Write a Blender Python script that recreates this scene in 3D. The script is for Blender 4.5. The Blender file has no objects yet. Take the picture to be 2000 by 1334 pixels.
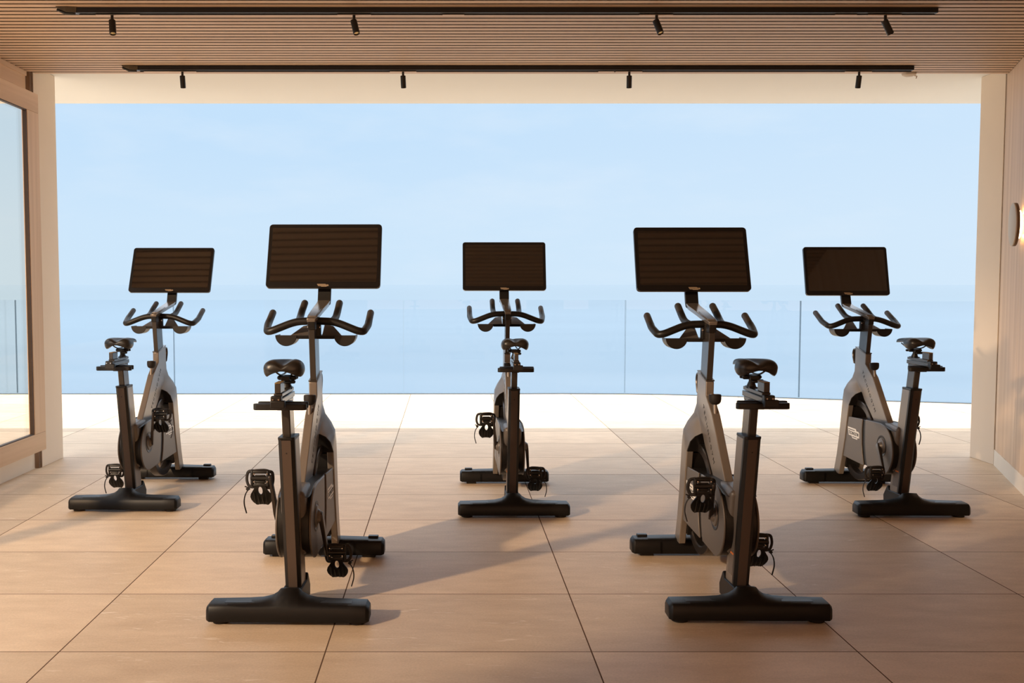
import bpy, bmesh, math, random
from mathutils import Vector, Matrix
random.seed(7)
S = bpy.context.scene
C = S.collection
PI = math.pi

# ---------------------------------------------------------------- materials
def mat(name):
    m = bpy.data.materials.new(name); m.use_nodes = True
    nt = m.node_tree; nt.nodes.clear()
    out = nt.nodes.new('ShaderNodeOutputMaterial')
    return m, nt, out
def N(nt, typ, **kw):
    n = nt.nodes.new(typ)
    for k, v in kw.items():
        if k.startswith('i_'):
            n.inputs[k[2:].replace('_', ' ')].default_value = v
        else: setattr(n, k, v)
    return n
def simple(name, col, rough=.5, metal=0., spec=.5, noise=.08, scale=40., bump=0., coat=0.):
    m, nt, out = mat(name)
    p = N(nt, 'ShaderNodeBsdfPrincipled')
    tc = N(nt, 'ShaderNodeTexCoord')
    no = N(nt, 'ShaderNodeTexNoise'); no.inputs['Scale'].default_value = scale; no.inputs['Detail'].default_value = 4
    nt.links.new(tc.outputs['Object'], no.inputs['Vector'])
    mx = N(nt, 'ShaderNodeMix', data_type='RGBA')
    a = [max(0, c*(1-noise)) for c in col]; b = [min(1, c*(1+noise)) for c in col]
    mx.inputs['A'].default_value = (*a, 1); mx.inputs['B'].default_value = (*b, 1)
    nt.links.new(no.outputs['Fac'], mx.inputs['Factor'])
    nt.links.new(mx.outputs['Result'], p.inputs['Base Color'])
    p.inputs['Roughness'].default_value = rough; p.inputs['Metallic'].default_value = metal
    p.inputs['Specular IOR Level'].default_value = spec
    p.inputs['Coat Weight'].default_value = coat
    if bump:
        bp = N(nt, 'ShaderNodeBump'); bp.inputs['Strength'].default_value = bump; bp.inputs['Distance'].default_value = .002
        nt.links.new(no.outputs['Fac'], bp.inputs['Height']); nt.links.new(bp.outputs['Normal'], p.inputs['Normal'])
    nt.links.new(p.outputs['BSDF'], out.inputs['Surface'])
    return m

M = {}
M['frame'] = simple('grey_metallic_paint', (.215, .182, .155), .30, .38, .6, .05, 300)
M['tube'] = simple('dark_grey_paint', (.058, .049, .042), .24, .4, .6, .05, 300)
M['arm'] = simple('arm_satin_paint', (.22, .19, .165), .22, .5, .8, .04, 300)
M['stripe'] = simple('brown_grey_stripe', (.075, .052, .040), .5, 0, .3, .05, 200)
M['cover'] = simple('cover_grey', (.125, .106, .092), .42, .3, .5, .05, 300)
M['black'] = simple('black_plastic', (.006, .005, .0045), .42, 0, .4, .1, 200)
M['base'] = simple('black_base_plastic', (.0045, .004, .004), .42, 0, .25, .1, 300)
M['rubber'] = simple('black_rubber', (.014, .011, .010), .6, 0, .3, .1, 300, .1)
M['grip'] = simple('grip_rubber', (.036, .028, .022), .55, 0, .4, .12, 400, .1)
M['leather'] = simple('saddle_leather', (.011, .009, .0075), .38, 0, .5, .12, 120, .1)
M['steel'] = simple('steel', (.55, .52, .48), .22, 1., .5, .04, 100)
M['darksteel'] = simple('dark_steel', (.07, .06, .055), .32, .8, .5, .06, 100)
M['screen'] = simple('screen_glass', (.014, .010, .0075), .04, 0, .9, .02, 10)
M['bezel'] = simple('display_bezel', (.006, .005, .005), .3, 0, .35, .05, 60)
M['badge'] = simple('badge_white', (.80, .77, .72), .4, 0, .5, .02, 60)
M['badge_brown'] = simple('badge_brown', (.40, .30, .20), .4, .3, .5, .04, 60)
M['ink'] = simple('lettering_ink', (.015, .012, .010), .5, 0, .3, .02, 60)
M['amber'] = simple('amber_cap', (.24, .145, .03), .4, 0, .5, .05, 60)
M['sticker'] = simple('sticker_grey', (.16, .13, .11), .5, 0, .4, .25, 500)
M['orange'] = simple('sticker_orange', (.75, .22, .06), .5, 0, .4, .05, 60)
M['plaster'] = simple('cream_plaster', (.84, .705, .555), .75, 0, .25, .035, 3.5, .03)
M['plaster_out'] = simple('cream_soffit', (.82, .81, .76), .8, 0, .2, .02, 1.5)
M['skirting'] = simple('cream_skirting', (.80, .70, .57), .55, 0, .4, .03, 6)
M['track'] = simple('black_track', (.010, .008, .007), .45, 0, .4, .05, 60)
M['lamp'] = simple('lamp_black', (.014, .011, .009), .42, 0, .4, .05, 60)
M['adapter'] = simple('adapter_beige', (.80, .66, .54), .5, 0, .4, .03, 60)
M['feed'] = simple('feed_olive', (.10, .085, .06), .35, .3, .5, .1, 60)
M['lens'] = simple('lens_gold', (.80, .62, .30), .2, .6, .5, .05, 200)
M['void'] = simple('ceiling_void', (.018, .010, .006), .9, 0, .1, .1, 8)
M['slatside'] = simple('dark_slat_side', (.035, .020, .012), .8, 0, .2, .1, 30)  # slat side faces, coloured dark so the gaps between slats read dark
M['jamb'] = simple('brown_jamb', (.20, .12, .07), .5, 0, .4, .1, 40)
M['gasket'] = simple('brown_gasket', (.055, .028, .014), .5, 0, .4, .1, 40)
M['railbase'] = simple('balustrade_shoe', (.12, .16, .20), .4, .3, .5, .03, 40)
M['gedge'] = simple('glass_edge', (.09, .15, .20), .25, 0, .5, .03, 40)
M['disc'] = simple('sconce_disc', (.60, .52, .42), .6, 0, .3, .03, 30)
M['discedge'] = simple('sconce_rim', (.16, .085, .04), .5, 0, .4, .05, 40)

def wood(name, dark, light, axis='X', rough=.55, scale=1.):
    m, nt, out = mat(name)
    p = N(nt, 'ShaderNodeBsdfPrincipled')
    tc = N(nt, 'ShaderNodeTexCoord'); mp = N(nt, 'ShaderNodeMapping')
    sc = {'X': (.7, 22, 22), 'Y': (22, .7, 22), 'Z': (22, 22, .7)}[axis]
    mp.inputs['Scale'].default_value = [v*scale for v in sc]
    nt.links.new(tc.outputs['Object'], mp.inputs['Vector'])
    n1 = N(nt, 'ShaderNodeTexNoise'); n1.inputs['Scale'].default_value = 1.3; n1.inputs['Detail'].default_value = 6; n1.inputs['Distortion'].default_value = .6
    nt.links.new(mp.outputs['Vector'], n1.inputs['Vector'])
    r = N(nt, 'ShaderNodeValToRGB')
    r.color_ramp.elements[0].position = .3; r.color_ramp.elements[0].color = (*dark, 1)
    r.color_ramp.elements[1].position = .72; r.color_ramp.elements[1].color = (*light, 1)
    nt.links.new(n1.outputs['Fac'], r.inputs['Fac'])
    nt.links.new(r.outputs['Color'], p.inputs['Base Color'])
    p.inputs['Roughness'].default_value = rough; p.inputs['Specular IOR Level'].default_value = .4
    nt.links.new(p.outputs['BSDF'], out.inputs['Surface'])
    return m
M['slat'] = wood('oak_slat', (.49, .33, .215), (.70, .505, .35), 'X')
M['doorwood'] = wood('oak_door_frame', (.66, .445, .265), (.80, .57, .37), 'Y', .5, .6)
M['doorwood_v'] = wood('oak_door_stile', (.66, .445, .265), (.80, .57, .37), 'Z', .5, .6)
M['panel'] = wood('oak_wall_panel', (.58, .385, .24), (.76, .55, .375), 'Z', .5, .45)

def floor_mat():
    m, nt, out = mat('beige_stone_tiles')
    L = nt.links.new
    p = N(nt, 'ShaderNodeBsdfPrincipled')
    tc = N(nt, 'ShaderNodeTexCoord'); sp = N(nt, 'ShaderNodeSeparateXYZ'); L(tc.outputs['Object'], sp.inputs[0])
    def math_(op, a, b=None, c=None):
        n = N(nt, 'ShaderNodeMath', operation=op)
        for i, v in enumerate((a, b, c)):
            if v is None: continue
            if isinstance(v, (int, float)): n.inputs[i].default_value = v
            else: L(v, n.inputs[i])
        return n.outputs[0]
    u = math_('DIVIDE', math_('SUBTRACT', sp.outputs['X'], -.412-9*.898), .898)
    v = math_('DIVIDE', math_('SUBTRACT', sp.outputs['Y'], 3.182-12*.6055), .6055)
    fu = math_('FRACT', u); fv = math_('FRACT', v)
    du = math_('MULTIPLY', math_('MINIMUM', fu, math_('SUBTRACT', 1., fu)), .898)
    dv = math_('MULTIPLY', math_('MINIMUM', fv, math_('SUBTRACT', 1., fv)), .6055)
    d = math_('MINIMUM', du, dv)
    joint = math_('LESS_THAN', d, .0023)
    cv = N(nt, 'ShaderNodeCombineXYZ'); L(math_('FLOOR', u), cv.inputs[0]); L(math_('FLOOR', v), cv.inputs[1])
    wn = N(nt, 'ShaderNodeTexWhiteNoise', noise_dimensions='3D'); L(cv.outputs[0], wn.inputs['Vector'])
    # stone clouding, stretched along x
    mp = N(nt, 'ShaderNodeMapping'); mp.inputs['Scale'].default_value = (2.2, 6, 1)
    ad = N(nt, 'ShaderNodeVectorMath', operation='ADD'); L(tc.outputs['Object'], ad.inputs[0])
    sc = N(nt, 'ShaderNodeVectorMath', operation='SCALE'); L(wn.outputs['Color'], sc.inputs[0]); sc.inputs['Scale'].default_value = 9.
    L(sc.outputs[0], ad.inputs[1]); L(ad.outputs[0], mp.inputs['Vector'])
    n1 = N(nt, 'ShaderNodeTexNoise'); n1.inputs['Scale'].default_value = 2.0; n1.inputs['Detail'].default_value = 9; n1.inputs['Roughness'].default_value = .62
    L(mp.outputs[0], n1.inputs['Vector'])
    n2 = N(nt, 'ShaderNodeTexNoise'); n2.inputs['Scale'].default_value = 120.; n2.inputs['Detail'].default_value = 5; n2.inputs['Roughness'].default_value = .7
    L(tc.outputs['Object'], n2.inputs['Vector'])
    # pale flecks: thin stretched streaks
    mp2 = N(nt, 'ShaderNodeMapping'); mp2.inputs['Scale'].default_value = (9, 34, 1); mp2.inputs['Rotation'].default_value = (0, 0, .25)
    L(ad.outputs[0], mp2.inputs['Vector'])
    n3 = N(nt, 'ShaderNodeTexNoise'); n3.inputs['Scale'].default_value = 1.; n3.inputs['Detail'].default_value = 3; n3.inputs['Distortion'].default_value = 1.2
    L(mp2.outputs[0], n3.inputs['Vector'])
    rf = N(nt, 'ShaderNodeMapRange'); rf.inputs['From Min'].default_value = .64; rf.inputs['From Max'].default_value = .76; L(n3.outputs['Fac'], rf.inputs['Value'])
    fleck = math_('MULTIPLY', rf.outputs[0], math_('GREATER_THAN', wn.outputs['Value'], .55))
    r = N(nt, 'ShaderNodeValToRGB')
    r.color_ramp.elements[0].position = .30; r.color_ramp.elements[0].color = (.535, .395, .265, 1)
    r.color_ramp.elements[1].position = .75; r.color_ramp.elements[1].color = (.665, .51, .355, 1)
    L(n1.outputs['Fac'], r.inputs['Fac'])
    hsv = N(nt, 'ShaderNodeHueSaturation'); L(r.outputs['Color'], hsv.inputs['Color'])
    mr = N(nt, 'ShaderNodeMapRange'); mr.inputs['To Min'].default_value = 1.07; mr.inputs['To Max'].default_value = .84; L(wn.outputs['Value'], mr.inputs['Value'])
    L(math_('MULTIPLY', mr.outputs[0], math_('ADD', .74, math_('MULTIPLY', n2.outputs['Fac'], .52))), hsv.inputs['Value'])
    m1 = N(nt, 'ShaderNodeMix', data_type='RGBA'); L(math_('MULTIPLY', fleck, .5), m1.inputs['Factor']); L(hsv.outputs[0], m1.inputs['A']); m1.inputs['B'].default_value = (.80, .70, .58, 1)
    m2 = N(nt, 'ShaderNodeMix', data_type='RGBA'); L(joint, m2.inputs['Factor']); L(m1.outputs['Result'], m2.inputs['A']); m2.inputs['B'].default_value = (.10, .06, .04, 1)
    L(m2.outputs['Result'], p.inputs['Base Color'])
    p.inputs['Roughness'].default_value = .5
    L(math_('MULTIPLY', math_('SUBTRACT', 1., joint), .25), p.inputs['Specular IOR Level'])
    bp = N(nt, 'ShaderNodeBump'); bp.inputs['Strength'].default_value = .15; bp.inputs['Distance'].default_value = .003
    L(n1.outputs['Fac'], bp.inputs['Height']); L(bp.outputs['Normal'], p.inputs['Normal'])
    L(p.outputs['BSDF'], out.inputs['Surface'])
    return m
M['floor'] = floor_mat()

def glass(name, tint, refl):
    m, nt, out = mat(name)
    t = N(nt, 'ShaderNodeBsdfTransparent'); t.inputs['Color'].default_value = (*tint, 1)
    g = N(nt, 'ShaderNodeBsdfGlossy'); g.inputs['Roughness'].default_value = .01; g.inputs['Color'].default_value = (.95, .97, 1, 1)
    mx = N(nt, 'ShaderNodeMixShader'); mx.inputs[0].default_value = refl; nt.links.new(t.outputs[0], mx.inputs[1]); nt.links.new(g.outputs[0], mx.inputs[2])
    nt.links.new(mx.outputs[0], out.inputs['Surface'])
    return m
M['balglass'] = glass('balustrade_glass', (.962, .975, .990), .012)
M['doorglass'] = glass('door_glass', (.99, .945, .885), .07)

def sea_mat():
    m, nt, out = mat('sea_water')
    p = N(nt, 'ShaderNodeBsdfPrincipled')
    tc = N(nt, 'ShaderNodeTexCoord')
    mp = N(nt, 'ShaderNodeMapping'); mp.inputs['Scale'].default_value = (.004, .02, 1)
    nt.links.new(tc.outputs['Object'], mp.inputs['Vector'])
    no = N(nt, 'ShaderNodeTexNoise'); no.inputs['Scale'].default_value = 1.; no.inputs['Detail'].default_value = 5
    nt.links.new(mp.outputs[0], no.inputs['Vector'])
    r = N(nt, 'ShaderNodeValToRGB')
    r.color_ramp.elements[0].position = .3; r.color_ramp.elements[0].color = (.112, .158, .20, 1)
    r.color_ramp.elements[1].position = .7; r.color_ramp.elements[1].color = (.132, .183, .225, 1)
    nt.links.new(no.outputs['Fac'], r.inputs['Fac']); nt.links.new(r.outputs[0], p.inputs['Base Color'])
    p.inputs['Roughness'].default_value = .12; p.inputs['IOR'].default_value = 1.33
    nt.links.new(p.outputs[0], out.inputs['Surface'])
    return m
M['sea'] = sea_mat()

def glow_mat():
    m, nt, out = mat('warm_led')
    e = N(nt, 'ShaderNodeEmission'); e.inputs['Color'].default_value = (1, .72, .38, 1); e.inputs['Strength'].default_value = 14
    nt.links.new(e.outputs[0], out.inputs['Surface'])
    return m
M['glow'] = glow_mat()

# ---------------------------------------------------------------- mesh helpers
class MB:
    """collects shapes; build() links them as ONE mesh object"""
    def __init__(s): s.bm = bmesh.new(); s.mi = 0
    def _face(s, vs):
        try:
            f = s.bm.faces.new(vs); f.material_index = s.mi; return f
        except ValueError: return None
    def box(s, c, size, rot=None):
        x, y, z = [v/2 for v in size]
        co = [(-x,-y,-z),(x,-y,-z),(x,y,-z),(-x,y,-z),(-x,-y,z),(x,-y,z),(x,y,z),(-x,y,z)]
        M3 = rot if rot else Matrix.Identity(3)
        v = [s.bm.verts.new(M3 @ Vector(p) + Vector(c)) for p in co]
        for f in ((3,2,1,0),(4,5,6,7),(0,1,5,4),(1,2,6,5),(2,3,7,6),(3,0,4,7)): s._face([v[i] for i in f])
        return s
    def loft(s, rings, cap=True, closed=True):
        R = [[s.bm.verts.new(p) for p in r] for r in rings]
        n = len(R[0])
        for a, b in zip(R[:-1], R[1:]):
            for i in range(n if closed else n-1):
                j = (i+1) % n
                s._face([a[i], a[j], b[j], b[i]])
        if cap and closed:
            s._face(R[0][::-1]); s._face(R[-1])
        return s
    def prism_x(s, prof, x0, x1):
        """(y,z) polygon extruded along x"""
        return s.loft([[(x0, y, z) for y, z in prof], [(x1, y, z) for y, z in prof]])
    def prism_y(s, prof, y0, y1):
        return s.loft([[(x, y0, z) for x, z in prof], [(x, y1, z) for x, z in prof]])
    def prism_z(s, prof, z0, z1):
        return s.loft([[(x, y, z0) for x, y in prof], [(x, y, z1) for x, y in prof]])
    def ring_prism_y(s, outer, inner, y0, y1, yf=None):
        """plate with a hole, outlines with equal counts; yf bends y by z"""
        yf = yf or (lambda z: 0)
        n = len(outer)
        def mk(pr, y): return [s.bm.verts.new((x, y+yf(z), z)) for x, z in pr]
        a, b, c, d = mk(outer, y0), mk(inner, y0), mk(outer, y1), mk(inner, y1)
        for i in range(n):
            j = (i+1) % n
            s._face([a[i], a[j], b[j], b[i]]); s._face([c[j], c[i], d[i], d[j]])
            s._face([a[j], a[i], c[i], c[j]]); s._face([b[i], b[j], d[j], d[i]])
        return s
    def tube(s, pts, r, seg=12, cap=True, flat=1.0, round_end=False):
        pts = [Vector(p) for p in pts]
        rs = r if isinstance(r, (list, tuple)) else [r]*len(pts)
        if round_end:
            d0 = (pts[0]-pts[1]).normalized(); d1 = (pts[-1]-pts[-2]).normalized()
            pre = [(pts[0]+d0*rs[0]*k, rs[0]*q) for k, q in ((.85,.35),(.6,.72),(.3,.93))]
            post = [(pts[-1]+d1*rs[-1]*k, rs[-1]*q) for k, q in ((.3,.93),(.6,.72),(.85,.35))]
            pts = [p for p, _ in pre]+pts+[p for p, _ in post]
            rs = [q for _, q in pre]+list(rs)+[q for _, q in post]
        up = Vector((0, 0, 1)); rings = []; last = None
        for i, p in enumerate(pts):
            a = pts[max(0, i-1)]; b = pts[min(len(pts)-1, i+1)]
            t = (b-a).normalized()
            if last is None:
                u = up if abs(t.z) < .9 else Vector((1, 0, 0))
                n = (u - t*u.dot(t)).normalized()
            else:
                n = (last - t*last.dot(t)).normalized()
            last = n; bi = t.cross(n)
            rings.append([p + (n*math.cos(k*2*PI/seg)*flat + bi*math.sin(k*2*PI/seg))*rs[i] for k in range(seg)])
        return s.loft(rings, cap)
    def lathe(s, prof, seg=24, mtx=None):
        """profile (r, z) about z"""
        m = mtx or Matrix.Identity(4)
        rings = [[m @ Vector((max(r, 1e-5)*math.cos(k*2*PI/seg), max(r, 1e-5)*math.sin(k*2*PI/seg), z)) for k in range(seg)] for r, z in prof]
        return s.loft(rings)
    def build(s, name, material, parent=None, bevel=0, bseg=2, angle=35, smooth=True):
        bmesh.ops.recalc_face_normals(s.bm, faces=s.bm.faces)
        me = bpy.data.meshes.new(name); s.bm.to_mesh(me); s.bm.free()
        for mm in (material if isinstance(material, (list, tuple)) else [material]): me.materials.append(mm)
        if smooth:
            me.shade_smooth(); me.set_sharp_from_angle(angle=math.radians(angle))
        o = bpy.data.objects.new(name, me); C.objects.link(o)
        if parent: o.parent = parent
        if bevel:
            b = o.modifiers.new('bevel', 'BEVEL'); b.width = bevel; b.segments = bseg; b.limit_method = 'ANGLE'; b.angle_limit = math.radians(40)
            b.harden_normals = False
        return o
def axis_m(p, d):
    """matrix putting local z along d at p"""
    d = Vector(d).normalized(); q = Vector((0, 0, 1)).rotation_difference(d)
    return Matrix.Translation(p) @ q.to_matrix().to_4x4()
def smooth_path(pts, n=6, r=.35):
    """round the inner corners of a polyline"""
    P = [Vector(p) for p in pts]; out = [P[0]]
    for i in range(1, len(P)-1):
        a = P[i].lerp(P[i-1], r); b = P[i].lerp(P[i+1], r)
        for k in range(n+1):
            t = k/n; out.append(a*(1-t)**2 + P[i]*2*t*(1-t) + b*t*t)
    out.append(P[-1]); return out
def arc(cx, cy, r, a0, a1, n):
    return [(cx+r*math.cos(math.radians(a0+(a1-a0)*k/n)), cy+r*math.sin(math.radians(a0+(a1-a0)*k/n))) for k in range(n+1)]
def rrect(w, h, r, n=5):
    o = []
    for sx, sz, a in ((1,1,0),(-1,1,90),(-1,-1,180),(1,-1,270)):
        o += arc(sx*(w/2-r), sz*(h/2-r), r, a, a+90, n)
    return o
def text_obj(name, txt, size, material, parent, mtx, spacing=1., extrude=.0004, width=None, bold=0):
    cu = bpy.data.curves.new(name, 'FONT'); cu.body = txt; cu.size = size; cu.align_x = 'CENTER'; cu.align_y = 'CENTER'
    cu.space_character = spacing; cu.extrude = extrude; cu.offset = bold; cu.resolution_u = 3
    tmp = bpy.data.objects.new(name+'_tmp', cu); C.objects.link(tmp)
    dg = bpy.context.evaluated_depsgraph_get()
    me = bpy.data.meshes.new_from_object(tmp.evaluated_get(dg))
    bpy.data.objects.remove(tmp); bpy.data.curves.remove(cu)
    if width:
        xs = [v.co.x for v in me.vertices]; k = width/(max(xs)-min(xs)); c = (max(xs)+min(xs))/2
        for v in me.vertices: v.co.x = (v.co.x-c)*k
    me.transform(mtx); me.materials.clear(); me.materials.append(material); me.name = name
    o = bpy.data.objects.new(name, me); C.objects.link(o); o.parent = parent
    return o
def tag(o, label, cat, group=None):
    o['label'] = label; o['category'] = cat
    if group: o['group'] = group
    return o
def empty(name, loc, rz=0):
    o = bpy.data.objects.new(name, None); C.objects.link(o); o.location = loc; o.rotation_euler = (0, 0, rz); o.empty_display_size = .1
    return o
def struct(o):
    o['kind'] = 'structure'; return o
def copy_tree(o, parent=None):
    c = o.copy(); C.objects.link(c); c.parent = parent
    for ch in list(o.children): copy_tree(ch, c)
    return c

# ---------------------------------------------------------------- setting
H = 2.632
WALL_R = [(3.748, 6.54), (3.25, 5.245), (3.25, -2.6)]
def right_x(y):
    if y >= 6.54: return 3.748
    if y <= 5.245: return 3.25
    return 3.25 + (y-5.245)/(6.54-5.245)*.498

BAL = [(-7.6, 10.757), (0.6, 10.775), (1.3, 10.79), (1.99, 10.765), (2.45, 10.70), (2.97, 10.565), (3.79, 10.335), (4.6, 10.11), (5.7, 9.82), (7.2, 9.42)]
# floor: room and terrace in one continuous tiled slab
b = MB()
front = [(x, y+.06) for x, y in BAL]
b.prism_z([(-7.6, -2.7), (7.2, -2.7)] + front[::-1], -.25, 0)
struct(b.build('floor', M['floor'], smooth=False))
# sea
b = MB(); b.box((0, 9000, -22.), (30000, 17900, .2))
struct(b.build('sea', M['sea'], smooth=False))

# slatted ceiling with dark void behind the gaps
b = MB()
pitch = .0642; y = 6.482
while y > -2.6:
    y0 = y-.0482
    x1a, x1b = right_x(y)-.004, right_x(y0)-.004
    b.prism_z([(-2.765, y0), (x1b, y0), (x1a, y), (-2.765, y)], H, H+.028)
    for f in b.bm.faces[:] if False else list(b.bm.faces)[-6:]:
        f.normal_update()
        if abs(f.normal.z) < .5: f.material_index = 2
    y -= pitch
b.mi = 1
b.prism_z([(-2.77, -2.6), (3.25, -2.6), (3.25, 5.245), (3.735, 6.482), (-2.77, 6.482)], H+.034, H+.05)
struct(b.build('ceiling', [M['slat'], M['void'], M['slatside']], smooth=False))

# roof slab with the bright soffit that oversails the terrace
b = MB()
b.box((0, (6.484+7.83)/2, 2.685+.2), (15, 7.83-6.484, .4))
struct(b.build('trim_1', M['plaster_out'], smooth=False))
b = MB(); b.box((2.25, 1.89, 2.685+.2), (10.5, 9.17, .4))
struct(b.build('trim_2', M['plaster_out'], smooth=False))

# wall_back and the solid parts of the side walls
b = MB(); b.box((.4, -2.66, 1.342), (6.6, .1, 2.684))
struct(b.build('wall_back', M['plaster'], smooth=False))
b = MB()
b.box((-2.83, -.85, 1.342), (.12, 3.5, 2.684))  # unseen wall piece; its end is placed to cut the side spot's beam
# curb and header of the glazed part
b.box((-2.80, 4.80, .065), (.06, 3.2, .13))
struct(b.build('wall_left', M['skirting'], smooth=False))
b = MB(); b.box((-2.80, 4.80, 2.58), (.06, 3.2, .20)); b.box((-2.775, 4.80, 2.615), (.03, 3.2, .03))
struct(b.build('trim_3', M['doorwood'], smooth=False))
# jamb beside the column
b = MB(); b.box((-2.762, 6.428, 1.342), (.03, .022, 2.68)); b.box((-2.742, 6.443, 1.342), (.006, .008, 2.68))
struct(b.build('trim_4', M['jamb'], smooth=False))
# fin walls either side of the opening
b = MB(); b.box((-2.765, 6.63, 1.342), (.05, .355, 2.684)); struct(b.build('column_left', M['plaster'], bevel=.003, smooth=False))
b = MB(); b.box((3.80, 6.69, 1.342), (.115, .30, 2.684)); struct(b.build('column_right', M['plaster'], bevel=.003, smooth=False))
b = MB(); b.box((5.6, 6.75, 1.342), (3.6, .12, 2.684)); struct(b.build('wall_outside', M['plaster'], smooth=False))

# wood-panelled right wall, turning towards the camera, with panel joints
def wall_strip(b, pa, pb, z0, z1, off, th):
    pa = Vector((*pa, 0)); pb = Vector((*pb, 0)); d = (pb-pa).normalized(); n = Vector((d.y, -d.x, 0))
    if n.x < 0: n = -n          # outward (+x)
    a0, a1 = pa+n*off, pb+n*off; b0, b1 = pa+n*(off+th), pb+n*(off+th)
    b.prism_z([(a0.x, a0.y), (a1.x, a1.y), (b1.x, b1.y), (b0.x, b0.y)], z0, z1)
b = MB()
A, K = Vector(WALL_R[0]), Vector(WALL_R[1]); dr = (K-A).normalized()
cuts = [.012, .665, 1.383]
for c0, c1 in zip(cuts[:-1], cuts[1:]):
    wall_strip(b, A+dr*(c0+.0018), A+dr*(c1-.0018), .106, 2.684, 0, .08)
wall_strip(b, K, Vector((3.25, -2.6)), .106, 2.684, 0, .08)
b.mi = 1
wall_strip(b, A+dr*.012, K, 0.106, 2.684, .004, .09)
struct(b.build('wall_right', [M['panel'], M['gasket']], smooth=False))
b = MB()
wall_strip(b, A+dr*.004, K, 0, .105, -.004, .08); wall_strip(b, K, Vector((3.25, -2.6)), 0, .105, -.004, .08)
struct(b.build('baseboard_right', M['skirting'], smooth=False))

# sliding glass door on the left
door = empty('sliding_door', (-2.705, 5.1, 0))
tag(door, 'oak-framed sliding glass door along the left wall', 'door')
def door_box(name, y0, y1, z0, z1, x0, x1, m, bevel=.003):
    b = MB(); b.box(((x0+x1)/2+2.705, (y0+y1)/2-5.1, (z0+z1)/2), (x1-x0, y1-y0, z1-z0))
    return b.build(name, m, door, bevel=bevel, smooth=False)
door_box('top_rail', 3.55, 6.405, 2.355, 2.480, -2.728, -2.690, M['doorwood'])
door_box('bottom_rail', 3.55, 6.405, .133, .255, -2.728, -2.690, M['doorwood'])
door_box('stile', 6.232, 6.405, .255, 2.355, -2.728, -2.690, M['doorwood_v'])
door_box('stile', 3.55, 3.72, .255, 2.355, -2.728, -2.690, M['doorwood_v'])
door_box('glazing_bead', 6.221, 6.231, .255, 2.355, -2.717, -2.693, M['gasket'], 0)
door_box('glazing_bead', 3.721, 6.22, .2555, .262, -2.717, -2.694, M['gasket'], 0)
door_box('glazing_bead', 3.721, 6.22, 2.348, 2.3545, -2.717, -2.694, M['gasket'], 0)
door_box('glass_pane', 3.7215, 6.2315, .256, 2.3545, -2.7245, -2.7185, M['doorglass'], 0)

# glass balustrade: panels along a gently bending edge
def bal_at(x):
    for (xa, ya), (xb, yb) in zip(BAL[:-1], BAL[1:]):
        if xa <= x <= xb: return ya+(yb-ya)*(x-xa)/(xb-xa)
b = MB()
pts = BAL
for (xa, ya), (xb, yb) in zip(BAL[:-1], BAL[1:]):
    b.prism_z([(xa, ya-.022), (xb, yb-.022), (xb, yb+.03), (xa, ya+.03)], 0.0, .008)
struct(b.build('trim_5', M['railbase'], smooth=False))
seams = [-7.58, -4.83, -3.065, -.492, 1.99, 3.79, 5.7]
plabels = ['clear glass balustrade panel seen through the glazed door, leftmost in the photo',
           'clear glass balustrade panel behind the left column and door edge',
           'clear glass balustrade panel behind the two left-hand bikes',
           'clear glass balustrade panel behind the middle bike',
           'clear glass balustrade panel behind the right-hand bike nearest the camera',
           'clear glass balustrade panel at the far right, angled beside the right column']
for (xa, xb), lab in zip(zip(seams[:-1], seams[1:]), plabels):
    b = MB(); xs = [xa+.004] + [p[0] for p in BAL if xa+.05 < p[0] < xb-.05] + [xb-.004]
    t = .01
    inner = [(x, bal_at(x)-t) for x in xs]; outer = [(x, bal_at(x)+t) for x in xs]
    lo = [b.bm.verts.new((x, y, .015)) for x, y in inner]; hi = [b.bm.verts.new((x, y, 1.057)) for x, y in inner]
    lo2 = [b.bm.verts.new((x, y, .015)) for x, y in outer]; hi2 = [b.bm.verts.new((x, y, 1.057)) for x, y in outer]
    for i in range(len(xs)-1):
        b.mi = 0
        b._face([lo[i], lo[i+1], hi[i+1], hi[i]]); b._face([lo2[i+1], lo2[i], hi2[i], hi2[i+1]])
        b.mi = 1
        b._face([hi[i], hi[i+1], hi2[i+1], hi2[i]]); b._face([lo[i+1], lo[i], lo2[i], lo2[i+1]])
    b.mi = 1
    b._face([lo[0], hi[0], hi2[0], lo2[0]]); b._face([lo[-1], lo2[-1], hi2[-1], hi[-1]])
    o = b.build('balustrade_panel', [M['balglass'], M['gedge']], smooth=False)
    tag(o, lab, 'glass panel', 'glass balustrade panels along the terrace edge')

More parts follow.
